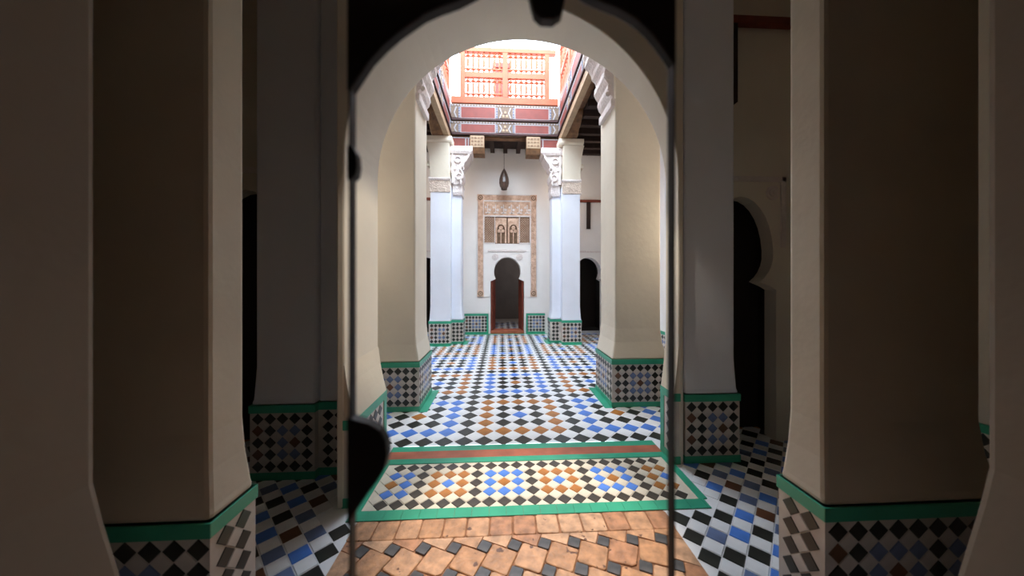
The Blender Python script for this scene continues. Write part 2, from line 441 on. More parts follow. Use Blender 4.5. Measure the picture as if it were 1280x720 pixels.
# portal pillars that close the bays towards the arch
def bay_pillar(x0, x1, xm, inner_right, y0, lab):
    e = empty('pillar', ((x0+x1)/2, y0, 0), lab, 'pillar')
    e.matrix_world = Matrix.Identity(4); e.location = (0,0,0)
    a = (x0, xm) if inner_right else (xm, x1); b = (xm, x1) if inner_right else (x0, xm)
    block_dado(e, a[0], a[1], y0, 2.98, 'f')
    block_dado(e, b[0], b[1], y0+.05, 2.98, 'f')
    shaft(e, a[0], a[1], y0, 2.98, 4.4, 'plaster_cool', inset=.025, flare=.3, ir=0 if inner_right else 1, il=1 if inner_right else 0)
    shaft(e, b[0], b[1], y0+.05, 2.98, 4.4, 'plaster_cool', inset=.015, flare=.3, il=0 if inner_right else 0, ir=0)
    return e
bay_pillar(-2.0, JL-.055, -1.50, True, 2.61, 'dim white pillar with tiled foot, left of the entrance arch')
bay_pillar(JR+.055, 2.09, 1.60, False, 2.66, 'dim white pillar with tiled foot, right of the entrance arch')

def bay_pier(x0, x1, y0, y1, lab):
    e = empty('pier', (0,0,0), lab, 'pier')
    block_dado(e, x0, x1, y0, y1, 'frl')
    shaft(e, x0, x1, y0, y1, 4.4, 'plaster_umber', inset=.05, flare=.34)
    return e
bay_pier(-1.86, -1.20, 1.36, 1.60, 'big shadowed cream pier with black diamond tiles, left foreground')
bay_pier(1.42, 2.30, 1.31, 1.54, 'big shadowed cream pier with black diamond tiles, right foreground')

# vestibule enclosing walls
obj('wall_left', MB().box(-3.1, -3.0, -2.5, 3.12, 0, 4.4), 'plaster_grey', kind='structure')
wr = obj('wall_right', MB().box(3.35, 3.45, -2.5, 3.12, 0, 4.4), 'plaster_grey', kind='structure')
for z0, z1 in ((0, .06), (DZ-.06, DZ)):
    obj('green_band', MB().box(3.33, 3.35, 0.9, 2.98, z0, z1), 'green_tile', wr)
dado_face(wr, (3.35, 2.95), -math.pi/2, 1.2, .06, P, 5, dado_col, as_parts=False)
obj('wall_rear', MB().box(-3.1, 3.45, -2.6, -2.5, 0, 4.4), 'dark_wood', kind='structure')
obj('ceiling_vestibule', MB().box(-3.1, 3.45, -2.6, 3.12, 4.4, 4.5), 'plaster_grey', kind='structure')
def near_wall(name, x0, x1, s, lab):
    xi = x1 if s > 0 else x0
    y1 = 0.97 if s > 0 else 0.90
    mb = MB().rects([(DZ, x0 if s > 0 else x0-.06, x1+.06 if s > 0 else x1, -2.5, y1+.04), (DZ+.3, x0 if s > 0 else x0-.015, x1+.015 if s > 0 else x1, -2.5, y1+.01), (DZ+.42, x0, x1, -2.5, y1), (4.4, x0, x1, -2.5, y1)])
    o = obj(name, mb, 'plaster_dimmed', kind='structure', bevel=.02, label=lab)
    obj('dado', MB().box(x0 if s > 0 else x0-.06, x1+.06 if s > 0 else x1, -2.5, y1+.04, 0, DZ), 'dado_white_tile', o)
    return o
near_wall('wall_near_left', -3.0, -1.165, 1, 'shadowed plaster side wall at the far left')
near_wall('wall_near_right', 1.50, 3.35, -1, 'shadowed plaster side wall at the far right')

def rail_bracket(x, y, z, x0, x1, drop, w_, lab):
    e = empty('wall_bracket', (0,0,0), lab, 'bracket')
    obj('rail', MB().box(x0, x1, y-.07, y, z-.035, z+.035), 'red_wood', e, bevel=.005)
    obj('drop_post', MB().box(x-w_/2, x+w_/2, y-.06, y-.003, z-drop, z-.035), 'dark_wood', e, bevel=.004)
    return e
rail_bracket(-2.52, 2.98, 4.2, -2.9, -2.1, .86, .07, 'dark wooden rail with drop post on the left side bay wall')
rail_bracket(2.23, 2.98, 4.12, 2.0, 3.3, .80, .10, 'dark wooden rail with drop post on the right side bay wall')

# ------------------------------------------------------------------ court: walls
c1 = outline_door(.17, .50, 1.56, 2.28, .40)
c2 = outline_door(2.62, .46, 1.56, 2.28, .40)
c0 = outline_door(-2.28, .46, 1.56, 2.28, .40)
wb = door_wall('wall_back', XL-.2, XR+.2, YW, YW+.35, 6.0, 'plaster_white', [c0, c1, c2], label='white end wall of the courtyard with keyhole doorways')
obj('wall_court_left', MB().box(XL-.15, XL, 3.12, YW, 0, 6.0), 'plaster_white', kind='structure')
wcr = obj('wall_court_right', MB().box(XR, XR+.15, 3.12, YW, 0, 6.0), 'plaster_white', kind='structure')
for z0, z1 in ((0, .06), (DZ-.06, DZ)):
    obj('green_band', MB().box(XR-.02, XR, 3.12, YW, z0, z1), 'green_tile', wcr)
dado_face(wcr, (XR, 7.0), -math.pi/2, 1.9, .06, P, 5, dado_col, as_parts=False)
obj('wall_court_front', MB().box(XL-.15, XR+.15, YA, 3.05, 4.5, 6.0), 'plaster_white', kind='structure')
# room behind the middle doorway
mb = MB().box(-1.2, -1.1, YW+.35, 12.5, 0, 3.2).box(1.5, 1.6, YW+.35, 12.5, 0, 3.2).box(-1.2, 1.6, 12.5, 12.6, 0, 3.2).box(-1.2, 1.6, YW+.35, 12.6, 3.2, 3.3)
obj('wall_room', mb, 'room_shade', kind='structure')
fr = obj('floor_room', MB().box(-1.2, 1.6, YW+.4, 12.6, -.05, .06), 'dado_white_tile', kind='structure')
rest = MB(); d = diamond(.2)
for i in range(-4, 7):
    for j in range(0, 8):
        px_, py_ = .02+i*.2, YW+.55+j*.2
        rest.add([(vx+px_, vy+py_, vz+.06) for vx, vy, vz in d.v], d.f, ['black_tile', 'slate_blue_tile', 'brown_tile'][(i+2*j) % 3])
obj('small_tiles', rest, None, fr, kind='stuff')
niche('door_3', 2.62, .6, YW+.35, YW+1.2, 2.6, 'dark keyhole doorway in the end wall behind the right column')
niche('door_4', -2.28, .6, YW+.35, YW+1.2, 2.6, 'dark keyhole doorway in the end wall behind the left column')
# middle doorway: leaves and threshold
d5 = empty('door_leaves', (.17, YW, 0), 'pair of reddish brown wooden door leaves folded open in the middle doorway', 'door')
for s in (-1, 1):
    obj('leaf', MB().box(-.02, .02, 0, .52, .06, 1.62), 'red_wood', d5, bevel=.004, loc=(s*.47, .02, 0), rot=(0, 0, s*.17))
    for z in (.35, .85, 1.35):
        obj('panel', MB().box(-.028, .028, .08, .44, z-.18, z+.18), 'red_wood', d5, bevel=.004, loc=(s*.47, .02, 0), rot=(0, 0, s*.17))
obj('threshold_step', MB().box(.17-.5, .17+.5, YW-.06, YW+.4, 0, .09), 'red_clay', kind='structure', bevel=.008)
bpy.data.objects['threshold_step'].name = 'trim_7'

# baseboard dados on the end wall
for nm, a, b in (('baseboard_left', -1.1, .17-.56), ('baseboard_right', .17+.56, 1.30)):
    o = obj(nm, MB().box(a, b, YW-.03, YW, 0, DZ), 'dado_white_tile', kind='structure', label='blue and black diamond tile dado on the end wall, '+('left' if a < 0 else 'right')+' of the middle doorway')
    for z0, z1 in ((0, .06), (DZ-.06, DZ)): obj('green_band', MB().box(a, b, YW-.04, YW, z0, z1), 'green_tile', o)
    e = b if a < 0 else a
    obj('green_band', MB().box(e-.05 if a < 0 else e, e if a < 0 else e+.05, YW-.04, YW, .06, DZ-.06), 'green_tile', o)
    dado_face(o, (a, YW-.03), 0, b-a, .06, P, 5, dado_col, as_parts=False)
o = obj('trim_8', MB().box(-1.3, 1.6, YW-.2, YW-.04, 0, .006), 'green_tile', kind='structure')

# carved stucco panel over the middle doorway
sp = empty('stucco_panel', (0,0,0), 'carved beige stucco panel framing the middle doorway of the end wall', 'wall panel')
X0, X1, Z0, Z1 = -.72, 1.05, 1.10, 4.14; BW = .19; Y = YW
def relief_chain(mb, x0, x1, z0, z1, step, y, t):
    nx = max(1, round((x1-x0)/step)); nz = max(1, round((z1-z0)/step))
    for i in range(nx):
        for j in range(nz):
            cx, cz = x0+(i+.5)*(x1-x0)/nx, z0+(j+.5)*(z1-z0)/nz; r = step*.42
            ring = [(cx+r*(1 if k % 2 == 0 else .6)*math.cos(k*math.pi/4), cz+r*(1 if k % 2 == 0 else .6)*math.sin(k*math.pi/4)) for k in range(8)]
            mb.prism_y(ring, y-t, y)
            mb.disc_y(cx, cz, r*.3, y-t*1.6, y-t, 6)
for a, b, c, d_ in ((X0, X0+BW, Z0+BW, Z1-BW), (X1-BW, X1, Z0+BW, Z1-BW), (X0+BW, X1-BW, Z1-BW, Z1)):
    st = obj('border', MB().box(a, b, Y-.03, Y, c, d_), 'stucco', sp)
    mb = MB(); relief_chain(mb, a+.03, b-.03, c, d_, .13, Y-.03, .012); obj('carving', mb, 'stucco', st, kind='stuff')
    obj('fillet', MB().box(a, a+.018, Y-.045, Y, c, d_).box(b-.018, b, Y-.045, Y, c, d_) if d_-c > 1 else MB().box(a, b, Y-.045, Y, c, c+.018).box(a, b, Y-.045, Y, d_-.018, d_), 'stucco_white', st)
for a in (X0, X1-BW):
    for c in (Z0, Z1-BW):
        k = obj('corner_block', MB().box(a, a+BW, Y-.04, Y, c, c+BW), 'stucco', sp, bevel=.004)
        obj('rosette', MB().disc_y(a+BW/2, c+BW/2, .075, Y-.044, Y-.039, 8, 'stucco_dark').disc_y(a+BW/2, c+BW/2, .05, Y-.06, Y-.04, 8, 'stucco').disc_y(a+BW/2, c+BW/2, .02, Y-.066, Y-.04, 8, 'stucco_dark'), None, k)
IX0, IX1 = X0+BW, X1-BW
band = obj('inscription_band', MB().box(IX0, IX1, Y-.03, Y, 3.50, 3.95), 'stucco', sp)
obj('fillet', MB().box(IX0, IX1, Y-.05, Y, 3.48, 3.52).box(IX0, IX1, Y-.05, Y, 3.93, 3.95), 'stucco_white', band)
mb = MB()
for i in range(6):
    cx = IX0+.12+i*.235
    mb.box(cx-.015, cx+.01, Y-.05, Y-.03, 3.58, 3.84); mb.box(cx-.07, cx+.08, Y-.05, Y-.03, 3.58, 3.61)
    mb.disc_y(cx+.06, 3.68, .04, Y-.05, Y-.03, 8); mb.disc_y(cx-.06, 3.76, .03, Y-.05, Y-.03, 8)
obj('carved_script', mb, 'stucco_white', band, kind='stuff')
lat = obj('lattice_field', MB().box(IX0, IX1, Y-.012, Y, 2.68, 3.48), 'stucco_dark', sp)
for a, b in ((IX0, IX0+.34), (IX1-.34, IX1)):
    mb = MB(); n = 5; st_ = .34/n
    nz = int(.78/st_)
    for i in range(n):
        for j in range(nz):
            cx, cz = a+(i+.5)*st_, 2.70+(j+.5)*st_
            r = st_*.62; q = st_*.36
            for k in range(4):
                a0 = k*math.pi/2; a1 = a0+math.pi/2
                mb.prism_y([(cx+r*math.cos(a0), cz+r*math.sin(a0)), (cx+r*math.cos(a1), cz+r*math.sin(a1)), (cx+q*math.cos(a1), cz+q*math.sin(a1)), (cx+q*math.cos(a0), cz+q*math.sin(a0))], Y-.035, Y-.012)
    obj('lattice', mb, 'stucco', lat, kind='stuff')
    obj('lattice_frame', MB().box(a, a+.02, Y-.045, Y, 2.68, 3.48).box(b-.02, b, Y-.045, Y, 2.68, 3.48).box(a, b, Y-.045, Y, 2.68, 2.71), 'stucco_white', lat)
for cx in (-.02, .35):
    # little blind window with a lobed arch and two lights
    hw = .165; zz = 2.70
    out = [(cx-hw, zz), (cx-hw+.05, zz), (cx-hw+.05, zz+.36)]
    for k in range(9):
        a = math.pi-math.pi*k/8; out.append((cx+(hw-.05)*math.cos(a), zz+.42+(hw-.03)*math.sin(a)))
    out += [(cx+hw-.05, zz+.36), (cx+hw-.05, zz), (cx+hw, zz), (cx+hw, zz+.74), (cx-hw, zz+.74)]
    bw = obj('blind_window', MB().prism_y(out, Y-.05, Y-.012), 'stucco', lat, bevel=.004)
    obj('mullion', MB().box(cx-.012, cx+.012, Y-.04, Y-.012, zz, zz+.34).disc_y(cx-.055, zz+.36, .05, Y-.035, Y-.012, 8).disc_y(cx+.055, zz+.36, .05, Y-.035, Y-.012, 8).disc_y(cx, zz+.46, .06, Y-.035, Y-.012, 8), 'stucco', bw)
# white plaster surround of the arch inside the panel
cs = outline_door(.17, .50, 1.56, 2.28, .40)
cs = [(x, z) for x, z in cs if z > .9]
poly = [(IX0, 1.10), (.17-.5, 1.10)] + [(x, z) for x, z in cs] + [(.17+.5, 1.10), (IX1, 1.10), (IX1, 2.68), (IX0, 2.68)]
sur = obj('arch_surround', MB().prism_y(poly, Y-.025, Y), 'plaster_white', sp, bevel=.005)
obj('label_moulding', MB().box(IX0+.12, IX1-.12, Y-.05, Y-.02, 2.44, 2.50), 'stucco_white', sur, bevel=.006)
for s in (-1, 1):
    obj('rosette', MB().disc_y(.17+s*.36, 2.28, .10, Y-.035, Y-.02, 14).disc_y(.17+s*.36, 2.28, .07, Y-.05, Y-.03, 14).disc_y(.17+s*.36, 2.28, .03, Y-.06, Y-.04, 10), 'stucco_white', sur)

for cx, lab in ((2.62, 'white carved plaster surround of the doorway behind the right column'), (-2.28, 'white carved plaster surround of the doorway behind the left column')):
    o = door_surround('door_surround', cx, YW, 2.28, .62, lab); o['label'] = lab; o['category'] = 'door surround'
rail_bracket(2.62, YW, 3.98, 1.9, 3.1, .84, .11, 'reddish wooden rail with drop post on the end wall, right')
rail_bracket(-2.27, YW, 3.98, -2.7, -1.7, .84, .11, 'reddish wooden rail with drop post on the end wall, left')

# ------------------------------------------------------------------ near piers of the court
def bracket_profile(x, s, z0, z1, reach):
    """carved corbel silhouette on a face at x, projecting in direction s"""
    h = z1-z0
    p = [(0, 0), (.10, .0), (.10, .05), (.22, .09), (.30, .16), (.27, .22), (.36, .26), (.46, .32), (.44, .40), (.36, .44), (.42, .50), (.56, .54), (.60, .60),
         (.72, .66), (.92, .72), (.90, .80), (1.0, .86), (1.0, 1.0), (0, 1.0)]
    return [(x+s*reach*a, z0+h*b) for a, b in p]
def court_pier(x0, x1, s, lab):
    y0, y1 = 3.88, 4.55
    e = empty('pier', (0,0,0), lab, 'pier')
    block_dado(e, x0, x1, y0, y1, 'fr' if s > 0 else 'fl')
    shaft(e, x0, x1, y0, y1, 5.07, 'plaster_cream', inset=.065, flare=.38)
    xi = (x1 if s > 0 else x0)-s*.065
    obj('corbel', MB().prism_y(bracket_profile(xi-s*.01, s, 3.92, 4.90, .30), y0+.12, y1-.1), 'stucco_white', e, bevel=.006)
    obj('corbel_moulding', MB().box(min(xi-.01*s, xi+.05*s), max(xi-.01*s, xi+.05*s), y0+.08, y1-.08, 3.83, 3.93), 'stucco_white', e, bevel=.008)
    for yy in (y0+.11,):
        for zz, rr in ((4.62, .05), (4.25, .04), (4.0, .03)):
            obj('rosette', MB().disc_y(xi+s*.08, zz, rr, yy, yy+.02), 'stucco_white', e)
    # green strip on the floor along the inner side
    g = (x1, x1+.10) if s > 0 else (x0-.10, x0)
    obj('floor_strip', MB().prism_z(rect(g[0], g[1], y0-.03, y1+.05), -.01, .007), 'green_tile', e)
    return e
court_pier(-1.70, -1.00, 1, 'cream pier with tiled foot on the near left of the courtyard')
court_pier(1.385, 2.11, -1, 'cream pier with tiled foot on the near right of the courtyard')

# ------------------------------------------------------------------ far columns
def court_column(s, xo, xm, xi, lab):
    """xo outer edge, xm step, xi inner edge"""
    e = empty('column', (0,0,0), lab, 'column')
    o0, o1 = sorted((xo, xm)); i0, i1 = sorted((xm, xi))
    y0, ym, y1 = 7.71, 7.92, 8.35
    block_dado(e, o0, o1, y0, y1, 'f', as_parts=False, p=.095)
    block_dado(e, i0, i1, ym, y1, 'fr' if s > 0 else 'fl', as_parts=False, p=.095)
    shaft(e, o0, o1, y0, y1, 3.92, 'plaster_cool', inset=.03, flare=.34, bevel=.01, ir=0 if s > 0 else 1, il=1 if s > 0 else 0)
    shaft(e, i0, i1, ym, y1, 3.86, 'plaster_cool', inset=.05, flare=.34, bevel=.03, il=-.5 if s > 0 else 1, ir=1 if s > 0 else -.5)
    # outer capital: carved band, plain block, cornice
    a0, a1 = o0+.025, o1-.025
    obj('capital_band', MB().box(a0-.02, a1+.02, y0+.01, y1, 3.74, 4.02), 'stucco_pale', e, bevel=.006)
    obj('capital_moulding', MB().rects([(4.02, a0-.025, a1+.02, y0, y1), (4.06, a0-.045, a1+.02, y0-.02, y1), (4.09, a0-.02, a1+.02, y0, y1)]), 'stucco_white', e)
    flare_o = -.05
    xs = [(4.09, .0), (4.4, -.015), (4.62, -.03), (4.8, -.06), (4.93, -.09)]
    obj('capital_block', MB().rects([(z, a0+(d_ if s > 0 else 0), a1-(d_ if s < 0 else 0), y0+.02+d_*.6, y1) for z, d_ in xs]), 'plaster_cream', e, bevel=.01)
    obj('lug', MB().rects([(4.38, o0-.05 if s > 0 else o1-.02, o0+.02 if s > 0 else o1+.05, y0+.05, y0+.25), (4.44, o0-.075 if s > 0 else o1-.02, o0+.02 if s > 0 else o1+.075, y0+.04, y0+.25), (4.5, o0-.05 if s > 0 else o1-.02, o0+.02 if s > 0 else o1+.05, y0+.05, y0+.25)]), 'plaster_cream', e, bevel=.01)
    obj('cornice', MB().rects([(4.93, a0-.10, a1+.06, y0-.06, y1), (4.97, a0-.12, a1+.07, y0-.08, y1), (5.07, a0-.12, a1+.07, y0-.08, y1)]), 'plaster_cream', e, bevel=.008)
    # inner capital: collar, scrolled bracket, abacus
    obj('collar', MB().rects([(3.72, i0+.03, i1-.03, ym+.0, y1), (3.78, i0+.02, i1-.02, ym-.02, y1), (3.94, i0+.02, i1-.02, ym-.02, y1), (3.97, i0-.0, i1+.0, ym-.05, y1)]), 'stucco_white', e, bevel=.006)
    h0, h1 = 3.97, 4.72
    q = [(.0, .0), (.10, .0), (.16, .08), (.10, .14), (.20, .20), (.27, .30), (.25, .40), (.12, .46), (.10, .54), (.2, .58), (.30, .62), (.34, .70), (.5, .76), (.62, .84), (.74, .92), (.78, 1.0)]
    inn = [(xi-s*.06+s*.30*a, h0+(h1-h0)*b) for a, b in q]
    out = [(xm-s*(.0+.05*b), h0+(h1-h0)*b) for b in (1.0, .8)] + [(xm-s*.0, h0+(h1-h0)*.62), (xm-s*.05, h0+(h1-h0)*.5), (xm-s*.01, h0+(h1-h0)*.4), (xm+s*.02, h0+(h1-h0)*.15), (xm+s*.06, h0)]
    obj('scroll_bracket', MB().prism_y(inn+out, ym-.06, y1), 'stucco_white', e, bevel=.01)
    obj('abacus', MB().rects([(4.72, i0-.06, i1+.20 if s > 0 else i1+.06, ym-.10, y1), (4.78, i0-.08 if s > 0 else i0-.24, i1+.24 if s > 0 else i1+.08, ym-.13, y1), (4.90, i0-.08 if s > 0 else i0-.24, i1+.24 if s > 0 else i1+.08, ym-.13, y1)]
        if s > 0 else [(4.72, i0-.20, i1+.06, ym-.10, y1), (4.78, i0-.24, i1+.08, ym-.13, y1), (4.90, i0-.24, i1+.08, ym-.13, y1)]), 'stucco_white', e, bevel=.008)
    rim = inn + [(x-s*.045, z) for x, z in reversed(inn)]
    obj('bracket_rim', MB().prism_y(rim, ym-.10, ym-.05), 'stucco_white', e, bevel=.004)
    obj('bracket_rim', MB().box(min(xm+s*.01, xm+s*.045), max(xm+s*.01, xm+s*.045), ym-.10, ym-.05, h0+.02, h1), 'stucco_white', e, bevel=.004)
    xc = (i0+i1)/2
    for cx_, cz_, rr in ((xc+s*.05, 4.16, .085), (xc+s*.12, 4.36, .06), (xc+s*.02, 4.58, .085)):
        n = 16; ring = MB()
        ring.loft([[(cx_+q*math.cos(2*math.pi*k/n), yy, cz_+q*math.sin(2*math.pi*k/n)) for k in range(n)] for q, yy in ((rr, ym-.058), (rr, ym-.105), (rr*.68, ym-.105), (rr*.68, ym-.058))], cap=False)
        obj('scroll', ring, 'stucco_white', e)
    for dx, zz, rr in ((s*.02, 4.55, .075), (s*.06, 4.14, .07), (-s*.05, 4.36, .045)):
        obj('rosette', MB().disc_y(xc+dx, zz, rr, ym-.075, ym-.05, 14).disc_y(xc+dx, zz, rr*.6, ym-.09, ym-.05, 12), 'stucco_white', e, bevel=.004)
    g = (i1, i1+.12) if s > 0 else (i0-.12, i0)
    obj('floor_strip', MB().prism_z(rect(g[0], g[1], ym-.1, y1), -.01, .007), 'green_tile', e)
    obj('floor_strip', MB().prism_z(rect(o0, o1, y0-.09, y0), -.01, .007), 'green_tile', e)
    return e
court_column(1, -1.76, -1.24, -.96, 'white column with carved capital on the far left of the courtyard')
court_column(-1, 1.98, 1.50, 1.23, 'white column with carved capital on the far right of the courtyard')

# ------------------------------------------------------------------ roof structure
rf = MB().box(XL-.2, OX0-.02, 3.0, YW+.3, 5.9, 6.02).box(OX1+.02, XR+.2, 3.0, YW+.3, 5.9, 6.02).box(OX0-.02, OX1+.02, 3.0, OY0, 5.9, 6.02).box(OX0-.02, OX1+.02, OY1+.3, YW+.3, 5.9, 6.02)
obj('ceiling_gallery', rf, 'roof_clay', kind='structure')
ce = obj('ceiling_boards', MB().box(XL, OX0-.4, 3.12, YW, 5.42, 5.46).box(OX1+.4, XR, 3.12, YW, 5.42, 5.46).box(OX0-.4, OX1+.4, 8.25, YW, 5.52, 5.56).box(OX0-.4, OX1+.4, 3.05, OY0-.25, 5.42, 5.46), 'dark_wood', kind='structure')
ce.name = 'ceiling'
for k in range(14):
    y = 3.6+k*.42
    for a, b in ((XL, OX0-.4), (OX1+.4, XR)):
        obj('joist', MB().box(a, b, y, y+.12, 5.28, 5.42), 'dark_wood', ce)
for k in range(9):
    x = OX0-.2+k*.38
    obj('joist', MB().box(x, x+.12, 8.25, YW, 5.38, 5.52), 'dark_wood', ce)

def painted_row(parent, L_, z0, z1, npan, t=0.02):
    """painted frieze board in local frame: x along 0..L_, front faces -y at y=0"""
    b = obj('frieze_board', MB().box(0, L_, 0, .12, z0, z1), 'tan_paint', parent)
    obj('dark_fillet', MB().box(0, L_, -.035, .0, z0-.015, z0+.03), 'dark_line', b)
    h = z1-z0; pw = L_/npan
    # scalloped dot row at the top
    mb = MB(); n = int(L_/.07)
    for k in range(n): mb.box((k+.25)*L_/n, (k+.75)*L_/n, -.012, 0, z1-.05, z1-.02)
    obj('bead_row', mb, 'white_paint', b, kind='stuff')
    for k in range(npan):
        c = (k+.5)*pw; a0, a1 = c-pw*.31, c+pw*.31; q0, q1 = z0+.05, z1-.08
        obj('border', MB().box(a0-.02, a1+.02, -.012, 0, q0-.02, q0).box(a0-.02, a1+.02, -.012, 0, q1, q1+.02).box(a0-.02, a0, -.012, 0, q0, q1).box(a1, a1+.02, -.012, 0, q0, q1), 'white_paint', b)
        obj('red_panel', MB().box(a0, a1, -.008, 0, q0, q1), 'red_paint', b)
        for sgn in (-1, 1):
            x = c+sgn*(pw*.31+.05)
            obj('stripe', MB().box(x-.018, x+.018, -.014, 0, q0, q1), 'white_paint', b)
            mb = MB()
            for m_ in range(4): mb.box(x-.012, x+.012, -.018, -.01, q0+(m_+.2)*(q1-q0)/4, q0+(m_+.8)*(q1-q0)/4)
            obj('stripe_dots', mb, 'blue_paint', b)
            x2 = c+sgn*(pw*.31+.12)
            e_ = c+sgn*pw*.5
            obj('curl', MB().prism_y([(x2-.02, q0), (x2+.02, q0), (x2+sgn*.05+.015, (q0+q1)/2), (x2+.02, q1), (x2-.02, q1), (x2+sgn*.05-.015, (q0+q1)/2)], -.016, 0), 'white_paint', b)
    for k in range(npan+1):
        c = k*pw; q0, q1 = z0+.05, z1-.06
        w_ = .13
        def cl(v): return min(L_, max(0, v))
        obj('medallion', MB().prism_y([(cl(c-w_), q0), (cl(c+w_), q0), (cl(c+w_*.35), (q0+q1)/2+.05), (cl(c+.01), q1), (cl(c-.01), q1), (cl(c-w_*.35), (q0+q1)/2+.05)], -.016, 0), 'tan_paint', b)
        if 0 < k < npan:
            obj('medallion_leaf', MB().disc_y(c-.045, q0+.06, .03, -.024, -.014, 8).disc_y(c+.045, q0+.06, .03, -.024, -.014, 8).disc_y(c, q0+.15, .03, -.024, -.014, 8), 'cream_paint', b)
    return b
R0, R1, R2, R3 = 4.92, 5.24, 5.60, 6.03
# far beam
fb = empty('painted_beam', (OX0, OY1, 0), 'painted red and tan beam across the far side, below the balustrade', 'beam', 'painted beams of the roof opening')
obj('core', MB().box(0, OX1-OX0, .12, .30, R1, R3), 'brown_wood', fb)
painted_row(fb, OX1-OX0, R1+.02, R2-.01, 2); painted_row(fb, OX1-OX0, R2+.02, R3-.01, 2)
# lower split row with consoles
for s, a, b, lab in ((1, OX0, -.43, 'short painted console beam over the left column capital'), (-1, .62, OX1, 'short painted console beam over the right column capital')):
    e = empty('console_beam', (a, OY1, 0), lab, 'beam'); L_ = b-a
    obj('core', MB().box(0, L_, .05, .28, R0-.02, R1-.02), 'brown_wood', e)
    obj('red_panel', MB().box(.02, L_-.02, .03, .05, R0, R1-.06), 'red_paint', e)
    obj('border', MB().box(0, L_, .02, .05, R1-.07, R1-.05).box(L_*.42, L_*.42+.03, .02, .05, R0, R1-.06).box(L_*.5, L_*.5+.03, .02, .05, R0, R1-.06), 'white_paint', e)
    k0, k1 = (L_-.36, L_) if s > 0 else (0, .36)
    c = obj('console', MB().prism_x([(-.06, R1-.03), (-.06, R0-.02), (.0, R0-.14), (.3, R0-.14), (.3, R1-.03)], k0, k1), 'brown_wood', e, bevel=.006)
    obj('console_face', MB().box(k0+.01, k1-.01, -.075, -.06, R0-.01, R1-.04), 'cream_paint', c)
    mb = MB()
    for i in range(4):
        for j in range(3):
            cx, cz = k0+.06+i*.08, R0+.05+j*.085
            q = .034 if (i+j) % 2 else .026
            mb.prism_y([(cx-q, cz), (cx-q*.3, cz-q*.3), (cx, cz-q*1.1), (cx+q*.3, cz-q*.3), (cx+q, cz), (cx+q*.3, cz+q*.3), (cx, cz+q*1.1), (cx-q*.3, cz+q*.3)], -.084, -.074)
    obj('carving', mb, 'stucco_dark', c, kind='stuff')
# side beams
for s, xf, lab in ((1, OX0, 'long painted side beam on the left edge of the roof opening'), (-1, OX1, 'long painted side beam on the right edge of the roof opening')):
    L_ = OY1-OY0
    if s > 0: e = empty('painted_beam', (xf, OY0, 0), lab, 'beam', 'painted beams of the roof opening', rot=math.pi/2)
    else: e = empty('painted_beam', (xf, OY1, 0), lab, 'beam', 'painted beams of the roof opening', rot=-math.pi/2)
    obj('core', MB().box(-.3 if s > 0 else -.3, L_+.3, .12, .42, 5.46, R3), 'brown_wood', e)
    obj('lower_board', MB().box(0, L_, .0, .12, 5.08, R1), 'cream_paint', e)
    painted_row(e, L_, R1+.02, R2-.01, 3); painted_row(e, L_, R2+.02, R3-.01, 3)
# near beam
nb = empty('painted_beam', (OX1, OY0, 0), 'painted beam on the near side of the roof opening above the arch', 'beam', 'painted beams of the roof opening', rot=math.pi)
obj('core', MB().box(0, OX1-OX0, 0, .30, 5.08, R3), 'brown_wood', nb)
# wooden corbels on the outer capitals
for s, x0, x1, lab in ((1, -1.70, -1.28, 'brown curved wooden corbel on top of the left column'), (-1, 1.46, 1.90, 'brown curved wooden corbel on top of the right column')):
    yb = 8.2
    prof = [(yb, 5.075), (7.62, 5.075), (7.45, 5.12), (7.36, 5.20), (7.2, 5.25), (7.05, 5.34), (7.0, 5.40), (7.0, 5.455), (yb, 5.455)]
    c = empty('wooden_corbel', (0,0,0), lab, 'corbel')
    a, b = (-1.66, -1.40) if s > 0 else (1.58, 1.84)
    obj('body', MB().prism_x(prof, a, b), 'brown_wood', c, bevel=.01)
    obj('cheek', MB().prism_x([(y+.06, z-.0) for y, z in prof[1:]][:-1]+[(yb, 5.455), (yb, 5.09)], a-.02, b+.008), 'cream_paint', c)

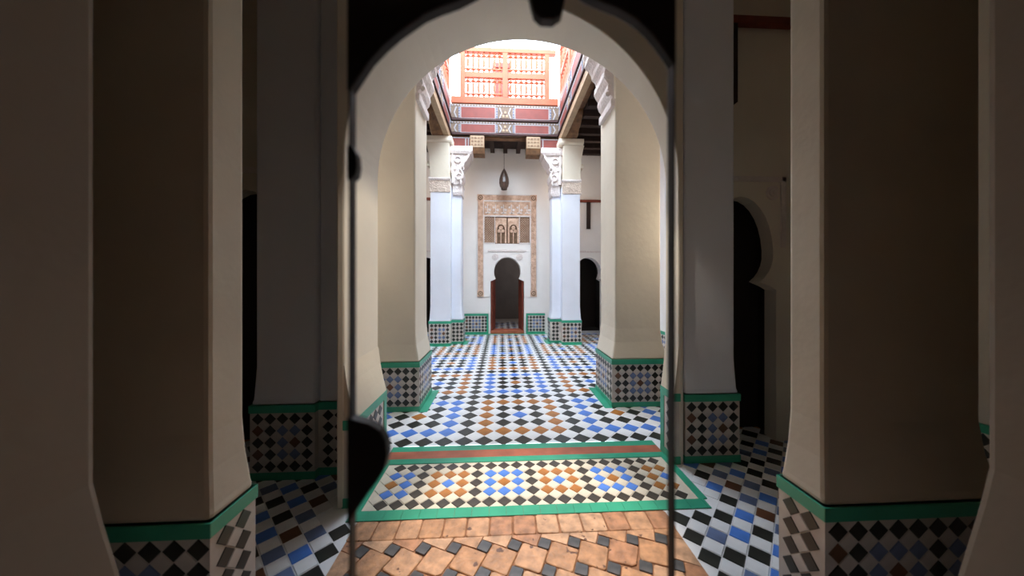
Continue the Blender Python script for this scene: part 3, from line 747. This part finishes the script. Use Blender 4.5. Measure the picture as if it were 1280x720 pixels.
# ------------------------------------------------------------------ balustrades
SPM = MB().lathe([(.016,0),(.016,.05),(.034,.075),(.034,.10),(.014,.125),(.014,.15),(.022,.20),(.024,.29),(.022,.38),(.014,.43),(.014,.455),(.034,.48),(.034,.505),(.016,.53),(.016,.58)], 0, 0, 0, 8).mesh('spindle', 'salmon_paint')
def balustrade(name, loc, rot, L_, lab, npan):
    e = empty(name, loc, lab, 'balustrade', 'balustrades of the roof opening', rot)
    z = 0
    obj('bottom_rail', MB().box(0, L_, -.05, .07, 0, .17), 'salmon_paint', e, bevel=.008)
    m = .23 if npan == 2 else .0
    obj('top_rail', MB().box(m-.05, L_-m+.16 if npan == 2 else L_, -.05, .07, 1.30, 1.41), 'salmon_paint', e, bevel=.008)
    obj('middle_rail', MB().box(m, L_-m, -.035, .05, .66, .80), 'salmon_paint', e, bevel=.006)
    w_ = (L_-2*m)/npan
    for k in range(npan+1):
        x = m+k*w_; hw = .065 if 0 < k < npan else .06
        x = min(max(x, hw+m), L_-hw-m)
        obj('post', MB().box(x-hw, x+hw, -.045, .06, .17, 1.30), 'salmon_paint', e, bevel=.006)
    for k in range(npan):
        a, b = m+k*w_+(.125 if k == 0 else .07), m+(k+1)*w_-(.125 if k == npan-1 else .07)
        n = max(6, int((b-a)/.125))
        for zb, hh in ((.17, .49), (.80, .50)):
            for i in range(n):
                o = link('spindle', SPM, e, (a+(i+.5)*(b-a)/n, .005, zb)); o.scale = (1.45, 1.3, hh/.58)
            for zz in (.19, .81):
                obj('lattice_bar', MB().box(a-.06, b+.06, -.008, .018, zb+hh*zz-.018, zb+hh*zz+.018), 'salmon_paint', e)
    return e
balustrade('balustrade', (OX0, 8.0, R3+.02), 0, OX1-OX0, 'salmon wooden balustrade with turned spindles at the far side of the roof opening', 2)
balustrade('balustrade', (OX1+.06, 7.92, R3+.02), -math.pi/2, 3.4, 'salmon wooden balustrade along the right side of the roof opening', 3)
balustrade('balustrade', (OX0-.06, 4.5, R3+.02), math.pi/2, 3.4, 'salmon wooden balustrade along the left side of the roof opening', 3)
rp = empty('rooftop_pillar', (0,0,0), 'reddish rooftop pillar seen through the middle of the far balustrade', 'pillar')
obj('shaft', MB().box(-.22, .22, 9.1, 9.5, 6.02, 7.7), 'red_paint', rp, bevel=.01)
obj('cap', MB().box(-.28, .28, 9.04, 9.56, 7.7, 7.85), 'red_paint', rp, bevel=.01)

# ------------------------------------------------------------------ hanging lantern
ln = empty('hanging_lantern', (.07, 8.85, 4.43), 'dark bronze teardrop lantern hanging in front of the end wall', 'lantern')
obj('body', MB().lathe([(.02,-.28),(.075,-.26),(.115,-.2),(.135,-.10),(.125,.02),(.095,.13),(.055,.22),(.02,.28),(.012,.31)], 0, 0, 0, 10), 'lantern_glass', ln)
for k in range(10):
    a = 2*math.pi*k/10
    mb = MB()
    pr = [(.078,-.26),(.118,-.2),(.139,-.10),(.129,.02),(.099,.13),(.059,.22),(.022,.28)]
    mb.loft([[(r*math.cos(a+da/r*.05), r*math.sin(a+da/r*.05), z) for da in (-.12, .12)] + [((r-.012)*math.cos(a+da/r*.05), (r-.012)*math.sin(a+da/r*.05), z) for da in (.12, -.12)] for r, z in pr])
    obj('rib', mb, 'lantern_metal', ln)
obj('base_ring', MB().lathe([(.05,-.30),(.085,-.29),(.085,-.25),(.05,-.245)], 0, 0, 0, 12), 'lantern_metal', ln)
obj('chain', MB().box(-.006, .006, -.006, .006, .30, .95), 'lantern_metal', ln)

# ------------------------------------------------------------------ dark iron gate in front of the viewer
GY = 0.50
def up(px, py, Y=GY):
    k = (px-647.6)/FPX; c, s = math.cos(YAW), math.sin(YAW)
    dc = Y/(c-k*s)
    return dc*(k*c+s), EYE-(py-350)/FPX*dc
gate = empty('iron_gate', (0,0,0), 'blurred dark gate frame with a scalloped round opening, close to the viewer', 'gate')
def plate(name, pts, t=.02): obj(name, MB().prism_y([up(*p) for p in pts], GY, GY+t), 'iron', gate, bevel=.003)
plate('spandrel', [(433,112),(438,110),(450,92),(463,73),(480,55),(497,40),(514,28),(530,17),(550,8),(573,0),(600,-14),(600,-60),(433,-60)])
plate('spandrel', [(846,80),(842,77),(834,65),(823,50),(811,36),(797,23),(775,10),(750,0),(725,-12),(725,-60),(846,-60)])
plate('cusp', [(661,-16),(664,0),(668,14),(677,22),(692,23),(703,16),(706,0),(709,-16)])
plate('cusp', [(433,180),(440,182),(445,192),(446,206),(444,218),(438,224),(433,225)])
plate('cusp', [(433,522),(444,526),(460,530),(474,539),(482,553),(484,570),(480,588),(470,604),(458,620),(446,638),(436,655),(433,660)])
plate('lintel', [(433,-60),(846,-60),(846,-16),(433,-16)])
for a, b in ((435.5, 438), (842, 844.5)):
    (xa, zt), (xb, _) = up(a, -60), up(b, -60)
    obj('stile', MB().box(xa, xb, GY, GY+.02, 0, zt), 'iron', gate, bevel=.001)
